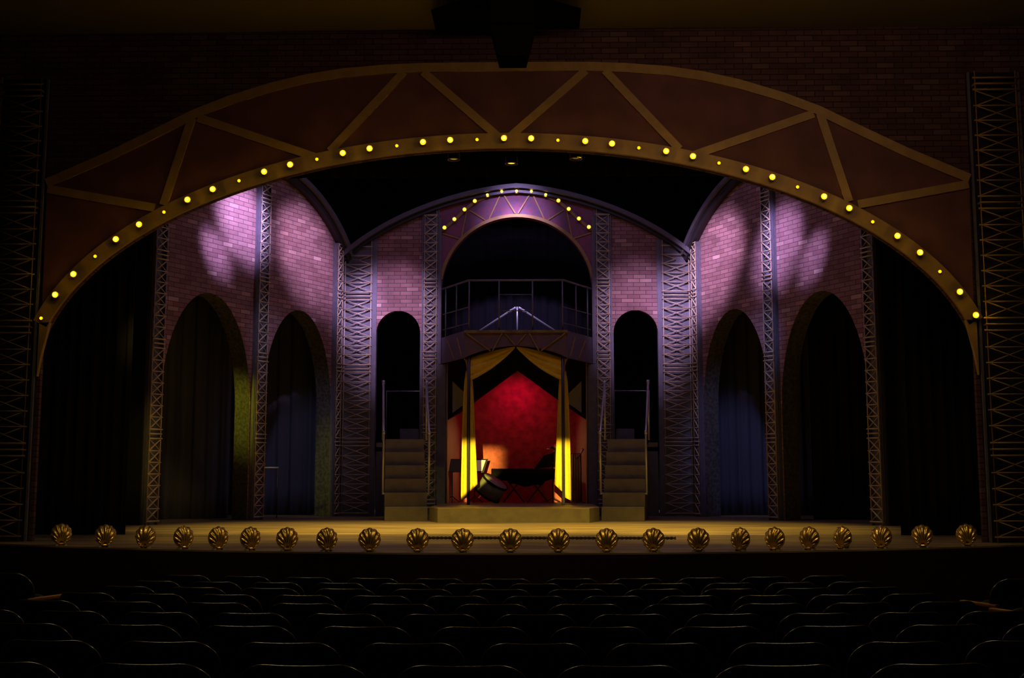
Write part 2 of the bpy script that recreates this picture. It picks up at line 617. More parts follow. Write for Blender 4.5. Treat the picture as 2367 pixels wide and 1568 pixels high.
low = [arch_pt(t0 + (PI - 2 * t0) * i / 60, -0.115) for i in range(61)]
low = [(x, z) for x, z in low if abs(x) < 6.43]
hd = MB()
hd.prism(UP + [(6.43, low[0][1])] + low + [(-6.43, low[-1][1])], -0.05, -0.004)
hd.build('header_panel', M['header_red'], arch)
band(UP, 0.13, -0.08, -0.051).build('upper_chord', M['gold_dark'], arch)
chord = [arch_pt(t0 + (PI - 2 * t0) * i / 60, -0.01) for i in range(61)]
chord = [(x, z) for x, z in chord if abs(x) < 6.45]
cb = band(chord, 0.21, -0.09, -0.051)
cb.build('lower_chord', M['gold_dark'], arch)
for s in (-1, 1):   # the tapering tails of the lower chord
    MB().prism([(s * 6.445, 3.0), (s * 6.30, 3.0), (s * 6.40, 2.55), (s * 6.445, 2.25)], -0.09, -0.02).build('chord_tail', M['gold_dark'], arch)
for a, b in (((-4.42, 5.92), (-4.78, 4.66)), ((-4.33, 5.92), (-2.55, 5.30)), ((-1.42, 6.57), (-2.45, 5.42)), ((-1.15, 6.57), (-0.09, 5.62)), ((-6.43, 4.90), (-4.9, 4.62))):
    for s in (1, -1):
        MB().bar((s * a[0], -0.066, a[1]), (s * b[0], -0.066, b[1]), 0.03, 0.115, (0.0, 0.0, 1.0) if abs(a[1] - b[1]) < abs(a[0] - b[0]) else (1, 0, 0)).build('diagonal_band', M['gold_dark'], arch)


def glow_guard(parent, r, y0, y1):  # added ring that keeps bulb glow off the surface behind
    return MB().lathe([(r * 0.55, y1), (r * 1.22, y1), (r * 1.3, y0), (r * 1.12, y0), (r * 1.0, y0 + 0.012), (r * 0.55, y1)], 16, (0, 0, 0), 'Y').build('bulb_glow_guard', M['gold_dark'], parent)


def bulb_mesh(r, k, y=0.0):
    m = MB()
    prof = [(0.0, -1.0 * k)] + [(r * math.sin(a), -k * math.cos(a) * 1.0) for a in [PI * j / 10 for j in range(1, 9)]] + [(r * 0.45, k * 1.02), (r * 0.45, k * 1.3), (0, k * 1.3)]
    return m.lathe(prof, 14, (0, y, 0), 'Y')


# evenly spaced along the curve, 39 in all
ts = [t0 + (PI - 2 * t0) * i / 4000 for i in range(4001)]
pts = [arch_pt(t) for t in ts]
acc = [0.0]
for i in range(1, len(pts)):
    acc.append(acc[-1] + math.dist(pts[i], pts[i - 1]))
i_mid = 2000
SP = 0.3775
big_me = bulb_mesh(0.037, 0.048)
small_me = bulb_mesh(0.02, 0.024)
bproto, sproto = None, None
for k in range(-19, 20):
    target = acc[i_mid] - k * SP
    if target < acc[0] or target > acc[-1]:
        # continue down past the curve's ends
        pass
    j = min(range(len(acc)), key=lambda q: abs(acc[q] - target))
    x, z = pts[j]
    idx = k + 19
    small = idx % 3 == 0
    if small:
        if sproto is None:
            sproto = small_me.build('bulb', M['bulb_dim'], arch)
            scol = glow_guard(sproto, 0.02, -0.004, 0.03)
            o = sproto
        else:
            o = sproto.copy()
            COL.objects.link(o)
            c = scol.copy()
            COL.objects.link(c)
            c.parent = o
        o.location = (x, -0.11, z)
    else:
        if bproto is None:
            bproto = big_me.build('bulb', M['bulb'], arch)
            bcol = glow_guard(bproto, 0.037, -0.018, 0.055)
            o = bproto
        else:
            o = bproto.copy()
            COL.objects.link(o)
            c = bcol.copy()
            COL.objects.link(c)
            c.parent = o
        o.location = (x, -0.145, z)


# ================================================================== LATTICE COLUMNS
def lattice_rows(z0, z1, phase, pitch=0.211, module=1.69, gap=0.2):
    """heights of the crossbars and the panels between them; a joint of three bars at every module"""
    bars, joints, panels = [], [], []
    zj = phase
    while zj > z0:
        zj -= module
    while zj < z1 + module:
        joints.append(zj)
        base = zj + gap / 2
        npan = 7
        h = (module - gap) / npan
        for i in range(npan):
            panels.append((base + i * h, base + (i + 1) * h))
            if i:
                bars.append(base + i * h)
        zj += module
    return ([b for b in bars if z0 < b < z1], [j for j in joints if z0 - 0.05 < j < z1], [(a, b) for a, b in panels if a > z0 - 0.01 and b < z1 + 0.01])


def column(name, label, group, loc, rz, w, z0, z1, phase, panel_w, d=0.10, over=0.03, rod=0.0105, side_board=0.0, single=0, top_cut=None, board=None, rodm=None):
    """lattice column facing local -Y. w: between uprights; panel_w: backing board; d: how far the rods stand off the wall"""
    t = thing(name, label, 'column', loc, rz, group)
    rodm = rodm or M['rod']
    bx0, bx1 = -panel_w / 2, panel_w / 2
    m = MB()
    if top_cut:
        zl, zr = top_cut
        m.prism([(bx0, z0), (bx1, z0), (bx1, zr), (bx0, zl)], -0.05, 0.0)
    else:
        m.box(bx0, bx1, -0.05, 0, z0, z1)
    m.build('backing_board', board or M['column'], t)

    def ztop(x):
        if top_cut:
            return top_cut[0] + (top_cut[1] - top_cut[0]) * (x - bx0) / (bx1 - bx0) - 0.10
        return z1
    for s in (-1, 1):
        MB().tube([(s * w / 2, -d, z0), (s * w / 2, -d, ztop(s * w / 2))], rod * 0.9, 6).build('upright', rodm, t)
    for s in (-1, 1):
        e = s * panel_w / 2
        MB().box(min(e, e - s * 0.03), max(e, e - s * 0.03), -0.085, -0.051, z0, ztop(e) if top_cut else z1).build('edge_strip', M['trim_grey'], t)
    bars, joints, panels = lattice_rows(z0, z1, phase)
    zmin = min(ztop(-w / 2), ztop(w / 2))
    zmax = max(ztop(-w / 2), ztop(w / 2))
    lats = {}

    def lat_of(z):
        k = math.floor((z - phase) / 1.69)
        return lats.setdefault(k, MB())
    for b in bars:
        lat = lat_of(b)
        xa, xb = -w / 2 - over, w / 2 + over
        if b > zmin and top_cut:
            f = (b - ztop(-w / 2)) / (ztop(w / 2) - ztop(-w / 2))
            xc = -w / 2 + f * w
            if (f > 0.95) if top_cut[0] < top_cut[1] else (f < 0.05):
                continue
            if top_cut[0] < top_cut[1]:
                xa = xc
            else:
                xb = xc
        lat.tube([(xa, -d - 0.008, b), (xb, -d - 0.008, b)], rod, 6)
    for a, b in panels:
        lat = lat_of((a + b) / 2)
        if b > zmax - (0.12 if top_cut else 0) or (top_cut and (a + b) / 2 > (zmin + zmax) / 2 - 0.05):
            continue
        if top_cut and b > zmin:
            if top_cut[0] < top_cut[1]:
                lat.tube([(0, -d + 0.004, (a + b) / 2), (w / 2, -d + 0.004, b)], rod * 0.85, 6)
                lat.tube([(0, -d - 0.004, (a + b) / 2), (w / 2, -d - 0.004, a)], rod * 0.85, 6)
            else:
                lat.tube([(0, -d + 0.004, (a + b) / 2), (-w / 2, -d + 0.004, b)], rod * 0.85, 6)
                lat.tube([(0, -d - 0.004, (a + b) / 2), (-w / 2, -d - 0.004, a)], rod * 0.85, 6)
            continue
        r1, r2 = (rod * 1.25, rod * 0.6) if single > 0 else ((rod * 0.6, rod * 1.25) if single < 0 else (rod * 0.9, rod * 0.9))
        lat.tube([(-w / 2, -d + 0.004, a), (w / 2, -d + 0.004, b)], r1, 6)
        lat.tube([(-w / 2, -d - 0.004, b), (w / 2, -d - 0.004, a)], r2, 6)
    for lat in lats.values():
        if lat.v:
            lat.build('lattice', rodm, t)
    for j in joints:
        jm = MB()
        for dz in (-0.085, 0.0, 0.085):
            if z0 < j + dz < zmin:
                ov = over if dz else over * 0.4
                jm.tube([(-w / 2 - ov, -d - 0.016, j + dz), (w / 2 + ov, -d - 0.016, j + dz)], rod * 1.35, 6)
        if jm.v:
            jm.build('joint_bars', rodm, t)
    # stand-off brackets tie the rods to the board
    bk = MB()
    for j in joints:
        for s in (-1, 1):
            zz = j if j > z0 + 0.02 else z0 + 0.05
            if zz < zmin:
                bk.box(s * w / 2 - 0.012, s * w / 2 + 0.012, -d, -0.05, zz - 0.012, zz + 0.012)
    if bk.v:
        bk.build('bracket_rivets', rodm, t)
    return t


PH = 5.05
G_COL = 'lattice columns of the stage set'


def rim_z(x):
    """height of the back wall's curved top at x"""
    R_ = 5.85
    return 7.64 - R_ + math.sqrt(R_ * R_ - x * x) - 0.09 * math.sin(PI * min(1, abs(x) / 4.03))


column('lattice_tower', 'wide lattice column at the back wall corner beside the stairs, left half of the set', G_COL, (-3.68, YB, 0), 0, 0.60, 0.0, 6.6, PH, 0.68, top_cut=(rim_z(4.02) - 0.05, rim_z(3.34) - 0.05))
column('lattice_tower', 'wide lattice column at the back wall corner beside the stairs, right half of the set', G_COL, (3.68, YB, 0), 0, 0.60, 0.0, 6.6, PH, 0.68, top_cut=(rim_z(3.34) - 0.05, rim_z(4.02) - 0.05))
column('lattice_tower', 'slim lattice column between the left stairs and the balcony', G_COL, (-2.0, YB, 0), 0, 0.28, 0.0, 7.1, PH + 0.30, 0.40, top_cut=(rim_z(2.2) - 0.06, rim_z(1.8) - 0.06), over=0.025, rod=0.011, single=1)
column('lattice_tower', 'slim lattice column between the right stairs and the balcony', G_COL, (2.0, YB, 0), 0, 0.28, 0.0, 7.1, PH + 0.30, 0.40, top_cut=(rim_z(1.8) - 0.06, rim_z(2.2) - 0.06), over=0.025, rod=0.011, single=-1)

# ================================================================== BACK SET WALL
for s, nm in ((-1, 'left'), (1, 'right')):
    t = thing('brick_flat', 'brick wall flat with a small arched doorway above the %s stairs' % nm, 'set wall', (0, YB, 0))
    xa, xb = 2.2, 3.34
    xc = 2.745
    r_ = 0.51
    out = [(xa, 4.15)]
    for i in range(21):
        a = PI - PI * i / 20
        out.append((xc + r_ * math.cos(a), 4.19 + (0.52 if True else 0) * math.sin(a)))
    out += [(xb, 4.15), (xb, rim_z(xb) - 0.12)]
    for i in range(1, 9):
        x = xb + (xa - xb) * i / 8
        out.append((x, rim_z(x) - 0.12))
    out = [(s * x, z) for x, z in out]
    MB().prism(out, -0.02, 0.16).build('brick_face', M['brick'], t)
    for x0, x1 in ((xa - 0.005, xc - r_), (xc + r_, xb)):
        a, b = sorted((s * x0, s * x1))
        MB().box(a, b, -0.03, 0.16, 0.0, 4.2).build('door_jamb', M['trim_grey'], t)
    a, b = sorted((s * 3.25, s * 3.34))
    MB().box(a, b, -0.06, 0.0, 0.0, rim_z(3.3) - 0.15).build('edge_strip', M['trim_grey'], t)

# curved trim along the top
rim = thing('arched_top_trim', 'blue-grey curved trim capping the back brick wall', 'trim', (0, YB, 0))
line = [(x, rim_z(x)) for x in [-4.05 + 8.1 * i / 60 for i in range(61)]]
band([(x, z - 0.02) for x, z in line], 0.10, -0.26, 0.14).build('trim_band', M['trim_dark'], rim)
band([(x, z - 0.125) for x, z in line], 0.075, -0.16, 0.12).build('under_band', M['black_steel'], rim)

# portal with the arched opening and its own truss header
por = thing('arched_portal', 'purple splattered portal with round arch opening and gold truss over the balcony', 'portal', (0, YB, 0))
RA, ZA = 1.745, 5.165
out = [(-1.8, 0.0), (-1.62, 0.0), (-1.62, 3.5), (-RA, 3.5), (-RA, ZA)]
for i in range(1, 40):
    a = PI - PI * i / 40
    out.append((RA * math.cos(a), ZA + RA * math.sin(a)))
out += [(RA, ZA), (RA, 3.5), (1.62, 3.5), (1.62, 0.0), (1.8, 0.0)]
for i in range(25):
    x = 1.8 - 3.6 * i / 24
    out.append((x, rim_z(x) - 0.10))
MB().prism(out, -0.03, 0.16).build('portal_face', M['portal'], por)
for s in (-1, 1):
    a, b = sorted((s * 1.63, s * 1.8))
    MB().box(a, b, -0.10, -0.031, 0.0, 3.45).build('pilaster', M['trim_grey'], por)
    a, b = sorted((s * 1.745, s * 1.8))
    MB().box(a, b, -0.10, -0.031, 3.46, 6.9).build('pilaster', M['trim_grey'], por)
arc = [((RA + 0.04) * math.cos(PI - PI * i / 40), ZA + (RA + 0.04) * math.sin(PI - PI * i / 40)) for i in range(2, 39)]
band(arc, 0.075, -0.06, -0.031).build('lower_chord', M['gold_paint'], por)
PB = [(-1.68, 6.65), (-1.45, 6.85), (-1.215, 7.08), (-0.975, 7.28), (-0.68, 7.42), (-0.345, 7.495), (0, 7.51)]
PB = PB + [(-x, z) for x, z in PB[-2::-1]]
band([(-1.74, 6.59)] + PB + [(1.74, 6.59)], 0.07, -0.07, -0.031).build('upper_chord', M['gold_paint'], por)
for a, b in (((-1.73, 6.53), (-1.33, 6.40)), ((-1.165, 7.08), (-1.285, 6.44)), ((-1.10, 7.08), (-0.73, 6.84)), ((-0.375, 7.46), (-0.64, 6.87)), ((-0.31, 7.46), (-0.03, 7.0))):
    for s in (1, -1):
        MB().bar((s * a[0], -0.045, a[1]), (s * b[0], -0.045, b[1]), 0.025, 0.03, (1, 0, 0)).build('diagonal_band', M['gold_paint'], por)
pb = bulb_mesh(0.042, 0.045).build('bulb', M['bulb_set'], por)
pcol = glow_guard(pb, 0.042, -0.014, 0.055)
for i, (x, z) in enumerate(PB):
    o = pb
    if i:
        o = pb.copy()
        COL.objects.link(o)
        c = pcol.copy()
        COL.objects.link(c)
        c.parent = o
    o.location = (x, -0.13, z)


# ================================================================== SIDE SET WALLS
def ell(c, hw, top, h, n=24):
    return [(c + hw * math.cos(a), top - h + h * math.sin(a)) for a in [PI - PI * i / n for i in range(n + 1)]]


def side_rim(s):
    """height of the side wall's arched top; s from the back corner"""
    hw = 2.85
    R_ = (hw * hw + 1.52 * 1.52) / (2 * 1.52)
    u = (s % (2 * hw)) - hw
    return 7.55 - R_ + math.sqrt(max(0, R_ * R_ - u * u)) + 0.06 * math.sin(PI * (s % (2 * hw)) / (2 * hw))


for sg, nm in ((-1, 'left'), (1, 'right')):
    # local x runs from the back corner toward the house, local -Y faces the stage
    t = thing('side_brick_flat', 'splayed brick wall flat with two tall arches on the %s side' % nm, 'set wall', (sg * CXB, YB, 0))
    ang = math.atan2(-math.cos(TH), sg * math.sin(TH))
    t.rotation_euler = (0, 0, ang)
    fy = -1 if sg < 0 else 1       # which local y faces the stage
    # for the left wall, local x = (-sin,-cos): local y = rotate 90 = (cos,-sin) -> toward the stage centre
    fy = 1 if sg < 0 else -1
    E = 5.90
    out = [(0, 0)]
    a2 = ell(1.55, 1.13, 4.53, 2.1)
    a1 = ell(4.29, 1.22, 4.53, 2.25)
    out = [(0.0, 0.0), (0.42, 0.0)] + a2 + [(2.68, 0.0), (3.07, 0.0)] + a1 + [(5.52, 0.0), (E, 0.0)]
    top = [(E * (1 - i / 40), side_rim(E * (1 - i / 40)) - 0.12) for i in range(41)]
    out = out + top
    th = 0.40
    b = MB().prism(out, fy * 0.0, -fy * th)
    b.build('wall_body', M['reveal'], t)
    MB().prism(out, fy * 0.001, fy * 0.014).build('brick_face', M['brick'], t)
    line = [(E * i / 60, side_rim(E * i / 60)) for i in range(61)]
    band([(x, z - 0.01) for x, z in line], 0.09, fy * 0.26, -fy * 0.05).build('trim_band', M['trim_grey'], t)
    band([(x, z - 0.13) for x, z in line], 0.15, fy * 0.02, fy * 0.17).build('under_band', M['black_steel'], t)
    MB().box(E + 0.002, E + 0.03, *sorted((fy * 0.03, -fy * (th + 0.03))), 0.0, side_rim(E)).build('end_board', M['black'], t)
    # slim columns along the wall
    dx, dy = sg * math.sin(TH), -math.cos(TH)
    nx, ny = -sg * math.cos(TH), -math.sin(TH)      # toward the stage
    for sc, wd, lab in ((0.31, 0.19, 'slim lattice column in the back corner of the %s side wall'), (2.87, 0.30, 'slim lattice column between the two tall arches of the %s side wall'), (5.73, 0.29, 'slim lattice column at the outer end of the %s side wall')):
        p = (sg * CXB + dx * sc + nx * 0.016, YB + dy * sc + ny * 0.016, 0)
        rz = math.atan2(-nx, ny) if False else math.atan2(ny, nx) + PI / 2
        zt = side_rim(sc) - 0.2
        c = column('lattice_tower', lab % nm, G_COL, p, rz, wd - 0.02, 0.0, zt, PH, wd + 0.05, d=0.13, over=0.02, rod=0.011, single=1 if sg < 0 else -1)
        # box sides of the column
        for q in (-1, 1):
            e = q * wd / 2
            MB().box(e - 0.012, e + 0.012, -0.112, -0.051, 0, zt).build('side_board', M['column'], c)

# ================================================================== PROSCENIUM LATTICE COLUMNS
for s, nm in ((-1, 'left'), (1, 'right')):
    column('lattice_tower', 'tall dark lattice column on the house side of the arch, %s end' % nm, 'house lattice columns', (s * 6.84, YP - 0.004, 0), 0, 0.56, 0.0, 6.5, 4.62, 0.72, d=0.14, over=0.04, rod=0.010, board=M['black'], rodm=M['gold_dim'] if s < 0 else M['gold_dark'])  # left rods take the dimmer gold, painting in that end's weaker light

# ================================================================== BALCONY
bal = thing('balcony', 'bay balcony with zigzag gold fascia, grey railing and posts above the band room', 'balcony', (0, YB, 0))
FY = -1.3
deck = [(-1.72, -0.035), (-1.11, FY), (1.11, FY), (1.72, -0.035), (1.72, 0.0), (1.58, 0.0), (1.58, 1.6), (-1.58, 1.6), (-1.58, 0.0), (-1.72, 0.0)]
n = len(deck)
MB().add([(x, y, 3.98) for x, y in deck] + [(x, y, 4.05) for x, y in deck], [tuple(range(n))[::-1], tuple(range(n, 2 * n))] + [(i, (i + 1) % n, (i + 1) % n + n, i + n) for i in range(n)]).build('deck', M['black'], bal)
# front fascia with arched lower edge
fo_ = [(-1.12, 4.07), (-1.12, 3.47)] + [(-1.12 + 2.24 * i / 20, 3.47 + 0.26 * math.sin(PI * i / 20) ** 0.8) for i in range(1, 20)] + [(1.12, 3.47), (1.12, 4.07)]
M['fascia_side'] = mat('fascia_grey_violet_paint', (0.14, 0.115, 0.16), 0.65, 0, (10, (0.17, 0.12, 0.17)))
M['fascia'] = mat('fascia_dark_paint', (0.10, 0.07, 0.09), 0.65, 0, (8, (0.16, 0.07, 0.08)))
MB().prism(fo_, FY - 0.04, FY).build('front_fascia', M['fascia'], bal)
for s in (-1, 1):
    a = Vector((s * 1.12, FY - 0.02, 0))
    b = Vector((s * 1.72, -0.05, 0))
    m = MB()
    d = (b - a).normalized()
    nn = Vector((-d.y, d.x, 0)) * 0.02
    vs = []
    for p in (a, b):
        for q in (-1, 1):
            for z in (3.47, 4.07):
                pp = p + nn * q
                vs.append((pp.x, pp.y, z))
    m.add(vs, [(0, 1, 3, 2), (4, 6, 7, 5), (0, 4, 5, 1), (2, 3, 7, 6), (0, 2, 6, 4), (1, 5, 7, 3)])
    m.build('side_fascia', M['fascia_side'], bal)
    outn = Vector((s * abs(d.y), -abs(d.x), 0)) * 0.03
    for f0, f1 in ((0.70, 0.42), (0.28, 0.08)):
        p, q = a.lerp(b, f0) + outn, a.lerp(b, f1) + outn
        MB().bar((p.x, p.y, 3.96), (q.x, q.y, 3.52), 0.02, 0.02).build('gold_strip', M['gold_paint'], bal)
MB().box(-1.13, 1.13, FY - 0.07, FY - 0.041, 4.02, 4.08).build('gold_top_band', M['gold_dim'], bal)
for a, b in (((-1.08, 4.01), (-0.55, 3.62)), ((-0.51, 3.62), (-0.30, 4.01)), ((-0.24, 4.01), (-0.02, 3.76))):
    for s in (1, -1):
        MB().bar((s * a[0], FY - 0.053, a[1]), (s * b[0], FY - 0.053, b[1]), 0.022, 0.03, (0, 0, 1)).build('gold_strip', M['gold_dim'], bal)
RZ = 5.2
MB().tube([(-1.72, -0.12, RZ), (-1.05, FY + 0.02, RZ), (1.05, FY + 0.02, RZ), (1.72, -0.12, RZ)], 0.024, 8).build('top_rail', M['rail_paint'], bal)
for x in (-1.03, -0.37, 0.37, 1.03):
    MB().tube([(x, FY + 0.02, 4.05), (x, FY + 0.02, RZ)], 0.017, 6).build('rail_post', M['rail_paint'], bal)
for z in (4.88, 4.52):
    MB().tube([(-0.37, FY + 0.02, z), (0.37, FY + 0.02, z)], 0.011, 6).build('gate_bar', M['rail_paint'], bal)
for s in (-1, 1):
    for f in (0.44, 0.86):
        x = s * (1.05 + 0.67 * f)
        y = FY + 0.02 + (-0.12 - FY - 0.02) * f
        MB().tube([(x, y, 4.05), (x, y, RZ)], 0.017, 6).build('rail_post', M['rail_paint'], bal)
    for z in (4.24, 4.60):
        MB().tube([(s * 1.05, FY + 0.02, z), (s * 1.70, -0.14, z)], 0.014, 6).build('side_bar', M['rail_paint'], bal)
for s in (-1, 1):
    MB().tube([(s * 1.03, FY + 0.03, 0.28), (s * 1.03, FY + 0.03, 3.98)], 0.035, 10).build('support_pole', M['black_steel'], bal)
    MB().tube([(s * 1.60, -0.06, 0.28), (s * 1.60, -0.06, 3.98)], 0.02, 8).build('support_pole', M['gold_dark'], bal)

# pipe frame behind the railing
fr = thing('pipe_frame', 'silver pipe frame shaped like a tent peak standing on the balcony deck', 'pipe frame', (0, YB + 0.7, 4.05))
for s in (-1, 1):
    MB().tube([(s * 1.27, 0, 0.02), (s * 0.07, 0, 0.81), (s * 0.03, 0, 0.835)], 0.032, 8).build('slanted_pipe', M['steel'], fr)
    MB().tube([(s * 0.13, 0, 0.77), (s * 0.22, 0, 0.71)], 0.036, 8).build('clamp', M['steel'], fr)
MB().tube([(0, 0.03, 0.0), (0, 0.03, 0.86)], 0.02, 8).build('centre_pipe', M['steel'], fr)

# ================================================================== BAND PLATFORM
pl = [(-1.46, 22.3), (1.46, 22.3), (1.70, 23.15), (1.71, 26.14), (1.60, 26.15), (1.60, 28.0), (-1.60, 28.0), (-1.60, 26.15), (-1.71, 26.14), (-1.70, 23.15)]
n = len(pl)
plat = thing('band_platform', 'low grey platform with angled front corners under the balcony', 'platform')
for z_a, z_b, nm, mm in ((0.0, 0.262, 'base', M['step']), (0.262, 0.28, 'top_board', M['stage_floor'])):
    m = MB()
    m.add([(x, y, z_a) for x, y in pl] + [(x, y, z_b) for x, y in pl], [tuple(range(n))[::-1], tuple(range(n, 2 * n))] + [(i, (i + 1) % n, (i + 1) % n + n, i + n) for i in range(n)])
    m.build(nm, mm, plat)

# ================================================================== BAND ROOM
room = thing('band_room', 'recess of crimson back wall and rust side walls under a gable shade board', 'recess', (0, 0, 0.28))
z0 = 0.0
MB().box(-1.42, 1.42, 27.82, 27.9, z0, 3.5).build('back_panel', M['red_wall'], room)
for s in (-1, 1):
    m = MB()
    a, b = Vector((s * 1.61, 26.62)), Vector((s * 1.40, 27.85))
    vs = [(a.x, a.y, z0), (b.x, b.y, z0), (b.x, b.y, 3.4), (a.x, a.y, 3.4), (a.x + s * 0.05, a.y, z0), (b.x + s * 0.05, b.y, z0), (b.x + s * 0.05, b.y, 3.4), (a.x + s * 0.05, a.y, 3.4)]
    m.add(vs, [(0, 1, 2, 3), (4, 7, 6, 5), (0, 4, 5, 1), (3, 2, 6, 7), (0, 3, 7, 4), (1, 5, 6, 2)])
    m.build('side_panel', M['rust_wall'], room)
    # sloping roof cloth
    vs = [(0, 26.55, 3.07), (0, 27.81, 3.17), (s * 1.62, 27.81, 1.98), (s * 1.62, 26.55, 1.90)]
    vs2 = [(x, y, z + 0.05) for x, y, z in vs]
    MB().add(vs + vs2, [(0, 1, 2, 3), (4, 7, 6, 5), (0, 4, 5, 1), (1, 5, 6, 2), (2, 6, 7, 3), (3, 7, 4, 0)]).build('roof_cloth', M['black_velvet'], room)
gb = [(-1.62, 1.93), (-0.03, 3.10), (0.03, 3.10), (1.62, 1.93), (1.62, 3.68), (-1.62, 3.68)]
MB().prism(gb, 26.50, 26.54).build('gable_shade_board', M['black_velvet'], room)  # black board standing in for the unlit ceiling area
M['slate'] = mat('slate_grey_panel', (0.34, 0.34, 0.38), 0.8)
for s in (-1, 1):
    MB().prism([(s * 1.49, 2.80), (s * 1.20, 2.52), (s * 1.20, 2.28), (s * 1.49, 2.07)], 26.47, 26.499).build('grey_spandrel', M['slate'], room)


# ================================================================== MUSTARD DRAPES
def px(u, Y):
    return (u - 1237.8) / 2650 * Y + 0.43


def pz(v, Y):
    return 0.86 + (1105 - v) / 2650 * Y


YD = 25.12
for s, nm in ((-1, 'left'), (1, 'right')):
    t = thing('mustard_curtain', 'mustard yellow curtain swagged and tied to the %s balcony post' % nm, 'curtain', (0, 0, 0))
    # swag
    rows = []
    NU, NV = 40, 14
    for i in range(NU + 1):
        f = i / NU
        xt = s * (0.02 + 1.06 * f)
        zt = 3.73 - 0.25 * f ** 1.3
        xl = s * (0.02 + 0.98 * f)
        zl = 3.70 - 0.72 * f ** 0.92 - 0.06 * math.sin(PI * f)
        row = []
        for j in range(NV + 1):
            g = j / NV
            x = xt + (xl - xt) * g
            z = zt + (zl - zt) * g
            y = YD - 0.02 + 0.03 * f * math.sin(g * 17 + 1.5 * f) - 0.05 * math.sin(PI * g) * f
            row.append((x, y, z))
        rows.append(row)
    MB().grid(rows).build('swag', M['drape_yellow'], t, thick=0.006)
    # hanging tail in two falls either side of the post
    prof = [(862, 1076, 1091), (880, 1073, 1092), (930, 1070, 1095), (1000, 1068, 1098), (1060, 1067, 1101), (1120, 1066, 1104), (1157, 1066, 1105)]
    for k, (fa, fb, vend_a, vend_b) in enumerate(((0.0, 0.36, 1157, 1150), (0.34, 1.0, 1143, 1120))):
        rows = []
        for i in range(25):
            f = i / 24
            row = []
            for j in range(25):
                g = j / 24
                q = fa + (fb - fa) * g
                vend = vend_a + (vend_b - vend_a) * g
                v = 858 + (vend - 858) * f
                for (v0, l0, r0), (v1, l1, r1) in zip(prof, prof[1:]):
                    if v <= v1 or v1 == 1157:
                        h = min(1, max(0, (v - v0) / (v1 - v0)))
                        l, r_ = l0 + (l1 - l0) * h, r0 + (r1 - r0) * h
                        break
                u = l + (r_ - l) * q
                x = -px(u, YD) if s > 0 else px(u, YD)
                x = s * abs(x)
                y = YD + 0.03 + 0.026 * math.sin(q * 15 + f * 1.2 + k) * (0.4 + 0.6 * f) - 0.01 * k
                row.append((x, y, pz(v, YD)))
            rows.append(row)
        MB().grid(rows).build('fall', M['drape_yellow'], t, thick=0.006)
    # header gather above the tie
    rows = []
    for i in range(13):
        f = i / 12
        row = []
        for j in range(13):
            g = j / 12
            w = 0.10 - 0.07 * math.sin(PI * f * 0.9) ** 0.7
            x = s * (1.05 + (g - 0.35) * w * 1.6)
            row.append((x, YD + 0.035 + 0.012 * math.sin(g * 12), 3.47 - 0.40 * f))
        rows.append(row)
    MB().grid(rows).build('gathered_heading', M['drape_yellow'], t, thick=0.005)
    MB().tube([(s * (1.03 + 0.06 * math.cos(a)), YD + 0.02 + 0.05 * math.sin(a), 3.16) for a in [2 * PI * i / 12 for i in range(13)]], 0.008, 6).build('tie', M['drape_yellow'], t)

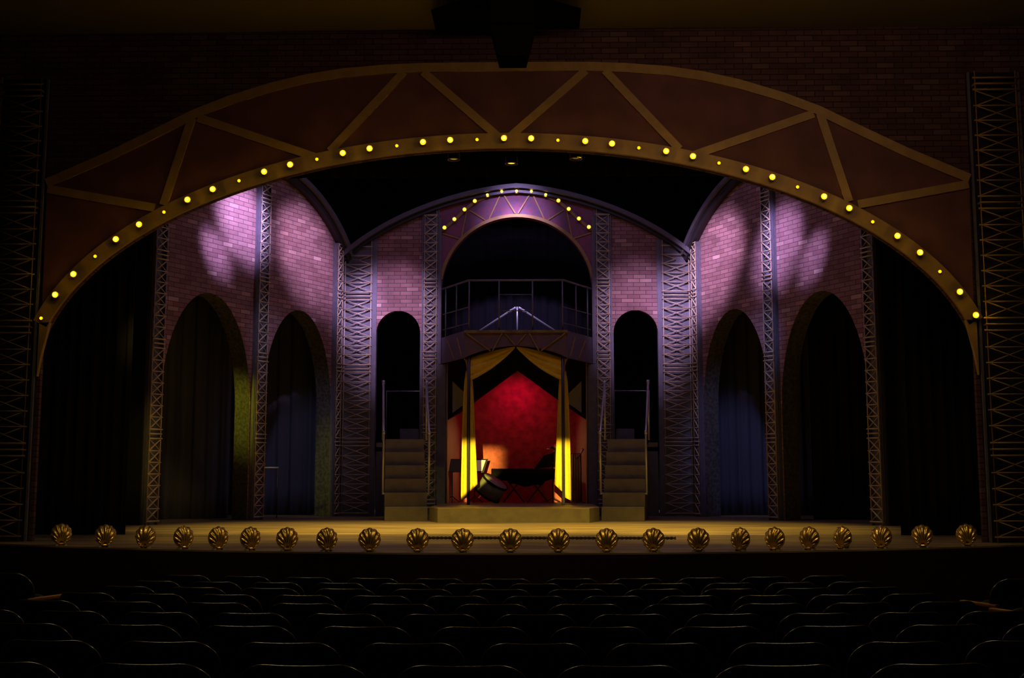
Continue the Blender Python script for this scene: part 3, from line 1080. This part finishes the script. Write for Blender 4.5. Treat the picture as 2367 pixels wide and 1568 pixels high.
# ================================================================== STAIRS
for s, nm in ((-1, 'left'), (1, 'right')):
    t = thing('stair_unit', 'six-step grey stair unit with pipe handrails on the %s of the balcony' % nm, 'stairs', (s * 2.17, 23.2, 0), -s * R(8.5))
    Wd = 0.43
    for k in range(6):
        w = Wd if k < 2 else Wd - 0.005 * (k - 1)
        MB().box(-w, w, 0.27 * k, 0.27 * (k + 1) if k < 5 else 1.62, 0.28 * k if k else 0.0, 0.28 * (k + 1)).build('step', M['step'], t, bevel=0.006)
        if k:
            MB().box(-w + 0.01, w - 0.01, 0.27 * k + 0.005, 1.6, 0.28 * (k - 1) if k > 1 else 0.0, 0.28 * k - 0.002).build('step_body', M['step'], t)
    for q in (-1, 1):
        x = q * (Wd + 0.035)
        MB().tube([(x, 0.30, 0.52), (x, 0.30, 1.76), (x, 0.33, 1.81), (x, 1.42, 2.89)], 0.022, 8).build('handrail', M['steel'], t)
        MB().tube([(x, 1.44, 1.66), (x, 1.44, 2.90)], 0.02, 8).build('rail_post', M['steel'], t)
        MB().lathe([(0.0, -0.045), (0.034, -0.045), (0.034, 0.045), (0.0, 0.045)], 10, (x, 1.44, 2.90)).build('clamp', M['steel'], t)
        MB().lathe([(0.0, -0.04), (0.03, -0.04), (0.03, 0.04), (0.0, 0.04)], 10, (x, 0.305, 1.78)).build('clamp', M['steel'], t)
        MB().box(min(x, q * (Wd - 0.02)), max(x, q * (Wd - 0.02)), 0.28, 0.32, 0.53, 0.555).build('rail_bracket', M['steel'], t)
    ld = thing('landing_platform', 'dark landing behind the %s stairs running through the arched doorway' % nm, 'platform', (s * 2.745, 0, 0))
    MB().box(*sorted((s * -0.47, s * 0.12)), 24.92, 26.25, 1.58, 1.66).build('deck', M['black'], ld)
    MB().box(-0.47, 0.47, 26.26, 28.2, 1.56, 1.66).build('deck', M['step'], ld)
    MB().box(-0.47, 0.47, 26.27, 26.33, 0, 1.46).build('skirt_board', M['trim_grey'], ld)
    for qx, qy, qz in ((-0.42, 28.1, 1.56), (0.42, 28.1, 1.56), (s * -0.42, 25.0, 1.58), (s * 0.06, 25.0, 1.58)):
        MB().box(qx - 0.04, qx + 0.04, qy - 0.04, qy + 0.04, 0, qz).build('leg', M['black_steel'], ld)
    MB().tube([(-0.42, 27.6, 1.66), (-0.42, 27.6, 2.94), (0.42, 27.6, 2.94), (0.42, 27.6, 1.66)], 0.018, 8).build('guard_rail', M['black_steel'], ld)
    x0, x1 = (0.05, 0.46) if s < 0 else (-0.46, -0.05)
    o = MB().box(s * 2.745 + x0, s * 2.745 + x1, 26.4, 26.8, 1.661, 1.98).build('step_box', M['trim_grey'], bevel=0.006)
    tag(o, 'small grey step box standing on the landing of the %s stairs' % nm, 'step box')

# ================================================================== BAND GEAR
# keyboard on folding stand under a black cover
kb = thing('keyboard_on_stand', 'black covered keyboard on a folding cross-leg stand in the red room', 'keyboard', (0.2, 26.95, 0.28))
ct = MB()
rows = []
for i in range(31):
    f = i / 30
    x = -0.80 + 1.62 * f
    dip = 0.03 * math.sin(f * 9) + 0.02 * math.sin(f * 23)
    bot = 0.42 + dip if 0.25 < f < 0.75 else 0.50 + dip
    rows.append([(x, -0.22, bot), (x, -0.23, 0.62), (x, -0.2, 0.765 + 0.02 * (f > 0.08)), (x, 0.0, 0.79), (x, 0.2, 0.765), (x, 0.23, 0.62), (x, 0.22, bot)])
ct.grid(rows)
ct.build('cover_cloth', M['case'], kb, thick=0.008)
MB().box(-0.76, 0.78, -0.17, 0.17, 0.64, 0.75).build('keyboard_body', M['plastic'], kb)
for q, x0 in ((1, -0.28), (1, 0.28)):
    for sg in (-1, 1):
        MB().bar((x0 - sg * 0.24, -0.12 * sg, 0.012), (x0 + sg * 0.24, -0.12 * sg, 0.63), 0.035, 0.035, (0, 1, 0)).build('stand_leg', M['black_steel'], kb)
# slanted music desk and lamp rising from the keyboard end
md = thing('music_desk', 'slanted black music desk with clip lamp behind the keyboard', 'music stand', (0.74, 27.32, 0.28))
MB().tube([(0.1, 0, 0.0), (0.1, 0, 0.95)], 0.015, 8).build('post', M['black_steel'], md)
MB().add([(-0.34, -0.03, 0.78), (0.24, -0.03, 0.86), (0.24, 0.03, 1.30), (0.08, 0.03, 1.16), (-0.12, 0.03, 1.10), (-0.34, 0.0, 0.80),
          (-0.34, 0.0, 0.78), (0.24, 0.0, 0.86), (0.24, 0.06, 1.30), (0.08, 0.06, 1.16), (-0.12, 0.06, 1.10), (-0.34, 0.03, 0.80)],
         [(0, 1, 2, 3, 4, 5), (6, 11, 10, 9, 8, 7)] + [(i, i + 6, (i + 1) % 6 + 6, (i + 1) % 6) for i in range(6)]).build('desk', M['case'], md)
MB().tube([(0.2, 0.0, 1.24), (0.1, -0.03, 1.29), (0.02, -0.06, 1.29)], 0.025, 8).build('lamp_arm', M['black_steel'], md)
MB().lathe([(0.0, 0.0), (0.06, -0.005), (0.06, -0.02), (0.0, -0.022)], 10, (0.0, -0.06, 1.27)).build('lamp_hood', M['gold'], md)
for a in (0.5, 2.6, 4.7):
    MB().tube([(0.1, 0, 0.12), (0.1 + 0.2 * math.cos(a), 0.2 * math.sin(a), 0.012)], 0.011, 6).build('leg', M['black_steel'], md)


def music_stand(x, y, rz, label, paper):
    t = thing('music_stand', label, 'music stand', (x, y, 0.28), rz)
    MB().tube([(0, 0, 0.1), (0, 0, 0.82)], 0.013, 8).build('post', M['black_steel'], t)
    for a in (0.4, 2.5, 4.6):
        MB().tube([(0, 0, 0.16), (0.2 * math.cos(a), 0.2 * math.sin(a), 0.012)], 0.01, 6).build('leg', M['black_steel'], t)
    d = MB()
    vs = []
    for yy in (0.0, 0.02):
        vs += [(-0.22, -0.09 + yy, 0.72), (0.21, -0.09 + yy, 0.70), (0.31, 0.09 + yy, 1.02), (-0.22, 0.09 + yy, 1.02)]
    d.add(vs, [(0, 3, 2, 1), (4, 5, 6, 7), (0, 1, 5, 4), (1, 2, 6, 5), (2, 3, 7, 6), (3, 0, 4, 7)]).build('desk', M['black_steel'], t)
    MB().box(-0.22, 0.17, -0.13, -0.085, 0.705, 0.72).build('ledge', M['black_steel'], t)
    if paper:
        vs = []
        for yy in (-0.012, -0.006):
            vs += [(-0.19, -0.08 + yy, 0.745), (0.17, -0.08 + yy, 0.735), (0.25, 0.08 + yy, 0.99), (-0.19, 0.08 + yy, 0.99)]
        p = MB().add(vs, [(0, 3, 2, 1), (4, 5, 6, 7), (0, 1, 5, 4), (1, 2, 6, 5), (2, 3, 7, 6), (3, 0, 4, 7)]).build('music_sheet', M['paper'])
        p.location = (x, y, 0.28)
        p.rotation_euler = (0, 0, rz)
        tag(p, 'white music sheet resting on the stand behind the mustard curtain', 'sheet music')
    return t


music_stand(px(1098, 26.9), 26.9, 0.0, 'black music stand holding a white sheet beside the keyboard', True)
music_stand(px(1046, 26.85), 26.85, R(12), 'dark empty music stand against the rust side wall', False)

# drum lying tilted on the platform
dr = thing('drum', 'grey-green drum tipped over on its side behind the mustard curtain', 'drum', (px(1136, 26.2), 26.2, 0.28))
ax = Vector((0.52, -0.25, 0.82)).normalized()
q = ax.to_track_quat('Z', 'Y')
e = q.to_euler()
rr, hh = 0.31, 0.36
dc = Vector((0.0, 0.0, 0.0))
low_z = min((q @ Vector((rr * 1.03 * math.cos(a), rr * 1.03 * math.sin(a), -hh / 2 - 0.012))).z for a in [2 * PI * i / 36 for i in range(36)])
for nm2, prof, mm in (('shell', [(0.0, -hh / 2), (rr * 0.98, -hh / 2), (rr * 0.98, hh / 2), (0, hh / 2)], M['drum_shell']),
                      ('head', [(0, hh / 2 + 0.004), (rr * 0.96, hh / 2 + 0.004), (rr * 0.96, hh / 2 + 0.012), (0, hh / 2 + 0.014)], M['drum_head']),
                      ('hoop', [(rr * 0.985, hh / 2 - 0.03), (rr * 1.03, hh / 2 - 0.03), (rr * 1.03, hh / 2 + 0.02), (rr * 0.985, hh / 2 + 0.02), (rr * 0.985, hh / 2 - 0.03)], M['case']),
                      ('hoop', [(rr * 0.985, -hh / 2 - 0.01), (rr * 1.02, -hh / 2 - 0.01), (rr * 1.02, -hh / 2 + 0.03), (rr * 0.985, -hh / 2 + 0.03), (rr * 0.985, -hh / 2 - 0.01)], M['case'])):
    o = MB().lathe(prof, 32).build(nm2, mm, dr)
    o.rotation_euler = e
    o.location = (0, 0, -low_z + 0.004)

# microphone stand
mc = thing('microphone_stand', 'microphone on a thin boom stand before the rust side wall', 'microphone stand', (px(1341, 26.8), 26.8, 0.28))
MB().lathe([(0, 0), (0.12, 0), (0.12, 0.02), (0.015, 0.03), (0, 0.03)], 16).build('base', M['black_steel'], mc)
MB().tube([(0, 0, 0.02), (0, 0, 1.12)], 0.012, 8).build('post', M['black_steel'], mc)
MB().tube([(-0.11, -0.02, 1.0), (0.02, 0, 1.15), (0.075, 0.0, 1.24)], 0.012, 8).build('boom', M['black_steel'], mc)
MB().tube([(-0.0, -0.01, 1.14), (0.055, -0.01, 1.255)], [0.015, 0.03], 10).build('microphone', M['steel'], mc)

# cloth hung beside it
rows = []
for i in range(17):
    f = i / 16
    rows.append([(px(1317 + 26 * j / 30 - 4 * (1 - f) * (j / 30 - 0.5), 27.2) + 0.0, 27.2 + 0.03 * math.sin(j * 0.9) * (0.4 + 0.6 * f), 0.30 + (1 - f) * 1.12) for j in range(31)])
cl = thing('brown_curtain', 'brown cloth hanging in folds beside the microphone stand', 'curtain')
MB().grid(rows).build('cloth', M['drape_brown'], cl, thick=0.006)
MB().tube([(px(1312, 27.2), 27.2, 1.425), (px(1349, 27.2), 27.2, 1.425)], 0.01, 6).build('hanging_rod', M['black_steel'], cl)

# ================================================================== BLACK DRAPES
def drape(name, label, x0, x1, y, z0, z1, m, folds, amp=0.05, ang=0.0, group=None, cat='curtain'):
    rows = []
    nx = max(24, int(folds * 10))
    for i in range(9):
        f = i / 8
        row = []
        for j in range(nx + 1):
            g = j / nx
            a = g * folds * 2 * PI
            row.append((x0 + (x1 - x0) * g, y + ang * (g - 0.5) + amp * math.sin(a) * (0.7 + 0.3 * math.sin(g * 31)) + 0.015 * math.sin(a * 2.3 + f), z0 + (z1 - z0) * f))
        rows.append(row)
    o = MB().grid(rows).build(name, m, thick=0.008)
    return tag(o, label, cat, group)


drape('leg_curtain', 'black wing curtain hanging at the left end of the stage opening', -7.5, -5.83, 17.6, 0.0, 8.6, M['black_velvet'], 9, 0.06)
drape('leg_curtain', 'black wing curtain hanging at the right end of the stage opening', 5.93, 7.6, 17.6, 0.0, 8.6, M['black_velvet'], 9, 0.06)
drape('backdrop_curtain', 'full black curtain hanging across the rear of the stage', -7.6, 7.6, 31.4, 0.0, 9.2, M['black_velvet'], 46, 0.06)
drape('blue_curtain', 'dark blue-grey curtain seen through the big round arch', -1.9, 1.9, 29.2, 0.0, 7.3, M['dusk_drape'], 13, 0.05)
drape('wing_curtain', 'blue-lit curtain behind the inner tall arch of the right wall', 4.45, 7.0, 26.9, 0.0, 5.2, M['blue_drape'], 8, 0.05)
drape('wing_curtain', 'dim blue curtain behind the inner tall arch of the left wall', -7.2, -4.45, 26.9, 0.0, 5.2, M['blue_drape'], 8, 0.05)
drape('wing_curtain', 'olive-dark curtain behind the outer tall arch of the left wall', -8.1, -6.2, 24.2, 0.0, 5.2, M['blue_drape'], 7, 0.05, 1.2)
drape('wing_curtain', 'black curtain behind the outer tall arch of the right wall', 6.2, 8.1, 24.2, 0.0, 5.2, M['black_velvet'], 7, 0.05)
bd = drape('border_curtain', 'short black border curtain hanging behind the top of the arch', -5.0, 5.0, 18.2, 5.72, 9.39, M['black_velvet'], 28, 0.04)

# handrail offstage in the left arch
hr = thing('offstage_handrail', 'thin metal handrail glimpsed through the inner left arch', 'handrail', (0, 0, 0))
MB().tube([(px(588, 24.9), 24.9, pz(1082, 24.9)), (px(645, 24.9), 24.9, pz(1082, 24.9))], 0.02, 8).build('rail', M['steel'], hr)
for u in (589, 643):
    MB().tube([(px(u, 24.9), 24.9, 0.0), (px(u, 24.9), 24.9, pz(1082, 24.9))], 0.014, 6).build('rail_post', M['black_steel'], hr)

# lamps hung on a pipe under the arch
bt = thing('lighting_pipe', 'black lighting pipe hung behind the top of the arch', 'pipe')
MB().tube([(-3.2, 17.0, 5.98), (3.2, 17.0, 5.98)], 0.024, 8).build('pipe', M['black_steel'], bt)
for x in (-2.8, 0, 2.8):
    MB().tube([(x, 17.0, 5.98), (x, 17.0, 9.4)], 0.008, 6).build('hanging_wire', M['black_steel'], bt)
for i, (u, v) in enumerate(((1045, 355), (1182, 366), (1335, 355))):
    x = px(u, 17.0)
    z = pz(v, 17.0)
    t = thing('stage_lamp', 'black stage lamp with gold lens rim, %s of three under the arch' % ('left', 'middle', 'right')[i], 'stage lamp', (x, 17.0, z), 0, 'stage lamps under the arch')
    MB().lathe([(0, 0.28), (0.07, 0.27), (0.09, 0.2), (0.095, 0.0), (0.08, 0.0), (0.075, 0.05), (0, 0.05)], 16).build('can', M['black_steel'], t)
    MB().lathe([(0.09, 0.0), (0.1, 0.0), (0.1, 0.012), (0.09, 0.012), (0.09, 0.0)], 16).build('lens_rim', M['gold'], t)
    lm, lt, lb = nodes('lamp_lens_glow')
    lb.inputs['Emission Color'].default_value = (1.0, 0.62, 0.03, 1)
    lb.inputs['Emission Strength'].default_value = (0.25, 1.6, 0.06)[i]
    MB().lathe([(0, 0.02), (0.055, 0.02), (0.055, 0.03), (0, 0.03)], 16).build('lens', lm, t)
    MB().tube([(0, 0, 0.26), (0, 0, 5.95 - z)], 0.015, 6).build('yoke', M['black_steel'], t)

# speaker hung from the house ceiling
M['dead_black'] = mat('flocked_black', (0.004, 0.004, 0.004), 1.0, 0, None, 0.0)
sp = thing('hanging_speaker', 'black loudspeaker cluster hung from the ceiling above the arch centre', 'speaker', (0.17, 13.0, 0))
MB().box(-0.255, 0.255, -0.25, 0.25, 6.1, 7.0).build('cabinet', M['dead_black'], sp, bevel=0.02)
MB().prism([(-0.16, 5.72), (0.16, 5.72), (0.255, 6.099), (-0.255, 6.099)], -0.2, 0.2).build('lower_cabinet', M['dead_black'], sp)
MB().box(-0.04, 0.04, -0.04, 0.04, 7.0, 7.2).build('hanger', M['black_steel'], sp)
o = MB().prism([(-0.95, 7.05), (1.05, 7.05), (0.6, 7.19), (-0.5, 7.19)], 14.6, 15.3).build('ceiling_shade_panel', M['dead_black'])  # added dark panel standing in for shade at the ceiling joint
tag(o, 'dark tapered panel painting in shade under the ceiling behind the hanging speaker', 'shade panel')

# rope lying across the stage floor
rope = thing('twisted_rope', 'dark twisted rope lying straight across the stage floor behind the shell lights', 'rope', (0, 16.3, 0))
xa, xb = px(975, 16.3), px(1556, 16.3)
for k in range(2):
    pts_ = []
    for i in range(561):
        x = xa + (xb - xa) * i / 560
        a = 2 * PI * x / 0.115 + k * PI
        pts_.append((x, 0.011 * math.cos(a), 0.022 + 0.011 * math.sin(a)))
    MB().tube(pts_, 0.0105, 6).build('strand', M['rope'], rope)


# ================================================================== SHELL FOOTLIGHTS
def make_shell():
    t = thing('shell_footlight', 'shell', 'footlight', (0, 0, 0), 0, 'gold shell footlights along the stage edge')
    Rr = 0.128
    cz = 0.146
    hz = 0.034
    NA, NR = 121, 10
    front_, back_ = [], []
    for i in range(NR + 1):
        f = i / NR
        row = []
        for j in range(NA):
            ph = -R(128) + R(256) * j / (NA - 1)
            # ray from the hinge to the rim circle
            dxx, dzz = math.sin(ph), math.cos(ph)
            b_ = dzz * (cz - hz)
            rad = b_ + math.sqrt(max(0, b_ * b_ - (cz - hz) ** 2 + Rr * Rr))
            rib = math.cos(ph * 21.1)
            rad *= 1 + 0.022 * rib
            rr_ = 0.02 + (rad - 0.02) * f
            y = -0.075 * math.sin(PI * min(1, 0.15 + 0.85 * f)) ** 0.8 * (1 - 0.25 * abs(ph) / 2.2) - 0.007 * rib * f ** 0.8 + 0.02
            row.append((rr_ * dxx, y, hz + rr_ * dzz))
        front_.append(row)
    MB().grid(front_).build('shell', M['gold'], t, thick=0.006)
    MB().box(-0.05, 0.05, -0.02, 0.03, 0.010, 0.036).build('hinge_block', M['gold'], t, bevel=0.01)
    for s in (-1, 1):
        MB().box(s * 0.055 - 0.014, s * 0.055 + 0.014, -0.04, 0.035, 0.0, 0.02).build('foot', M['steel'], t)
    MB().lathe([(0.0, 0.0), (0.03, 0.0), (0.035, 0.05), (0.02, 0.09), (0, 0.1)], 12, (0, 0.075, 0.0)).build('lamp_holder', M['black_steel'], t)
    return t


SH = [(147, 1256), (249, 1257), (341, 1259), (431, 1261), (511, 1263), (585, 1266), (669, 1270), (761, 1274), (858, 1276), (968, 1278), (1071, 1279), (1180, 1279),
      (1289, 1279), (1399, 1278), (1505, 1277), (1607, 1275), (1701, 1273), (1779, 1269), (1857, 1265), (1932, 1262), (2020, 1259), (2113, 1257), (2213, 1256)]
YAWS = [30, 18, 0, 42, 40, 38, 22, 30, 12, 6, 10, 0, -4, -8, -14, -10, -42, -38, -40, -52, -34, -16, -10]
shell0 = None
for i, (u, v) in enumerate(SH):
    X = (u - 1237.8) / 2650
    # walk out until just behind the stage edge
    y = 13.0
    for _ in range(400):
        x = X * y + 0.43
        edge = 15.30 - 1.95 * max(0.0, 1 - (x / 6.9) ** 2)
        if y >= edge + 0.10:
            break
        y += 0.01
    lab = 'gold scallop shell footlight, %s of the row counted from the left' % ORD[i + 1]
    if i == 0:
        shell0 = make_shell()
        shell0['label'] = lab
        shell0.location = (x, y, 0)
        shell0.rotation_euler = (0, 0, R(YAWS[i]))
    else:
        dup(shell0, (x, y, 0), R(YAWS[i]), lab)


# ================================================================== THEATRE CHAIRS
def pillow(w, h, cz, yc, th, rt, rb, curve, lean, dipz, n=64, rings=(0.001, 0.35, 0.65, 0.85, 0.93, 0.97, 0.99, 1.0)):
    """closed padded panel: rounded outline w x h centred at height cz, thickness th"""
    ol = []
    for cx, cz_, r_, a0 in ((1, 1, rt, 0), (-1, 1, rt, PI / 2), (-1, -1, rb, PI), (1, -1, rb, 1.5 * PI)):
        for i_ in range(9):
            a_ = a0 + PI / 2 * i_ / 8
            ol.append((cx * (w / 2 - r_) + r_ * math.cos(a_), cz_ * (h / 2 - r_) + r_ * math.sin(a_)))
        # straight run to the next corner
        nx_ = {(1, 1): (-(w / 2 - rt), h / 2), (-1, 1): (-w / 2, -(h / 2 - rb)), (-1, -1): (w / 2 - rb, -h / 2), (1, -1): (w / 2, h / 2 - rt)}[(cx, cz_)]
        p_ = ol[-1]
        for i_ in range(1, 9):
            ol.append((p_[0] + (nx_[0] - p_[0]) * i_ / 9, p_[1] + (nx_[1] - p_[1]) * i_ / 9))
    n = len(ol)
    m = MB()
    for sgn in (-1, 1):
        rows = []
        for r_ in rings:
            t_ = th / 2 * math.sqrt(max(0, 1 - r_ ** 16))
            row = []
            for j in range(n):
                x, z = ol[j]
                x *= r_
                z *= r_
                zz = cz + z + dipz * (1 - (x / (w / 2)) ** 2) * (-1 if z > 0 else 0) * max(0, z / (h / 2))
                y = yc + sgn * t_ + curve * (x / (w / 2)) ** 2 - lean * (z)
                row.append((x, y, zz))
            rows.append(row)
        m.grid(rows, True, True)
    return m


def make_chair():
    t = thing('theatre_chair', 'chair', 'theatre chair', (0, 0, 0), 0, 'black theatre chairs in the house')
    pillow(0.49, 0.50, 0.61, 0.0, 0.036, 0.115, 0.06, 0.065, 0.16, 0.004).build('back_shell', M['plastic'], t)
    # rounded piping around the shell
    rt_, rb_, w_, h_ = 0.115, 0.06, 0.49, 0.50
    loop = []
    for sx, sz, r_, a0 in ((1, 1, rt_, 0), (-1, 1, rt_, PI / 2), (-1, -1, rb_, PI), (1, -1, rb_, 1.5 * PI)):
        for i in range(13):
            a = a0 + PI / 2 * i / 12
            loop.append((sx * (w_ / 2 - r_) + r_ * math.cos(a), sz * (h_ / 2 - r_) + r_ * math.sin(a)))
        if sz > 0 and sx > 0 or sz < 0 and sx < 0:
            for i in range(1, 10):
                q = loop[-1]
                break
            x_end = -sx * (w_ / 2 - (rt_ if sz > 0 else rb_))
            x_beg = loop[-1][0]
            for i in range(1, 12):
                loop.append((x_beg + (x_end - x_beg) * i / 12, sz * h_ / 2))
    cur = []
    for x, z in loop + loop[:1]:
        k_ = (x / (w_ / 2)) ** 2
        cur.append((x, 0.065 * k_ - 0.16 * z, 0.61 + z - 0.004 * (1 - k_) * max(0, z / (h_ / 2))))
    MB().tube(cur, 0.0125, 12, False).build('rim', M['rim'], t)
    pillow(0.42, 0.40, 0.59, 0.05, 0.05, 0.10, 0.06, 0.05, 0.16, 0.0).build('back_cushion', M['cushion'], t)
    st = pillow(0.40, 0.36, 0.0, 0.0, 0.08, 0.08, 0.08, 0.0, 0.0, 0.0)
    o = st.build('seat', M['cushion'], t)
    o.location = (0, 0.19, 0.52)
    o.rotation_euler = (R(-12), 0, 0)
    for s in (-1, 1):
        MB().box(s * 0.250 - 0.022, s * 0.250 + 0.022, -0.02, 0.34, 0.605, 0.632).build('armrest', M['arm_wood'], t, bevel=0.008)
        m = MB()
        pr_ = [(0.02, 0.006), (0.30, 0.006), (0.24, 0.10), (0.22, 0.604), (0.06, 0.604), (0.07, 0.10)]
        k = len(pr_)
        vs = [(s * 0.250 - 0.012, y, z) for y, z in pr_] + [(s * 0.250 + 0.012, y, z) for y, z in pr_]
        m.add(vs, [tuple(range(k)), tuple(range(k, 2 * k))[::-1]] + [(i, i + k, (i + 1) % k + k, (i + 1) % k) for i in range(k)])
        m.build('leg', M['black_steel'], t)
    return t


chair0 = make_chair()
first_used = False
TOPZ = [0.0] * 9
for r_ in range(9):
    D = 10.1 - 0.731 * r_
    odd = r_ % 2 == 0
    cnt = 11 if odd else 12
    w = 6.38 / cnt
    Rad = YC - D
    for k in range(cnt):
        off = 0.16 - 3.19 + w * (k + 0.5)
        a = off / Rad
        x = Rad * math.sin(a)
        y = YC - Rad * math.cos(a)
        # what the photo shows
        uu = 1237.8 + (x - 0.43) / y * 2650
        if uu < -190 or uu > 2367 + 190:
            continue
        lab = 'black theatre chair, %s seat from the left in the %s row from the stage' % (ORD[k + 1], ORD[r_ + 1])
        sc = (1.0, 1, 1) if odd else (0.94, 1, 1)
        loc = (x, y, house_z(y) + 0.021)
        if not first_used:
            chair0.location = loc
            chair0.rotation_euler = (0, 0, a)
            chair0['label'] = lab
            first_used = True
        else:
            dup(chair0, loc, a, lab, sc)
# angled seats beyond the aisles
for s, spots in ((-1, [(-3.44, 8.4, -0.69, 'in the aisle block by the left wall')]),
                 (1, [(3.90, 8.4, -0.718, 'in the right aisle block, nearer the stage'), (3.84, 7.7, -0.697, 'in the right aisle block, middle of three'), (3.79, 7.0, -0.675, 'in the right aisle block, at the frame edge')])):
    for x, y, z, lab in spots:
        ac = dup(chair0, (x, y, z), s * R(22), 'angled black chair with wooden arm ' + lab, (1, 1, 1))
        for ch in ac.children:
            if ch.name.startswith('armrest'):
                ch.location.z += 0.06
            if ch.name.startswith('leg'):
                ch.scale.z = 1.1
for s, nm, x0 in ((-1, 'left', 3.12), (1, 'right', 3.56)):
    a, b = sorted((s * x0, s * 8.2))
    rs = MB()
    rs.grid([[(a, y, -0.695 - 0.03 * (y - 7.7) - 0.026), (b, y, -0.695 - 0.03 * (y - 7.7) - 0.026), (b, y, -1.0), (a, y, -1.0)] for y in (6.2, 9.0)], False, True)
    rs.add([(a, 6.2, -1.0), (b, 6.2, -1.0), (b, 6.2, -0.676), (a, 6.2, -0.676)], [(0, 1, 2, 3)])
    rs.add([(a, 9.0, -1.0), (b, 9.0, -1.0), (b, 9.0, -0.76), (a, 9.0, -0.76)], [(3, 2, 1, 0)])
    o = rs.build('floor_riser', M['house_floor'])
    struct(o, 'dark seating riser beyond the %s aisle' % nm, 'riser')
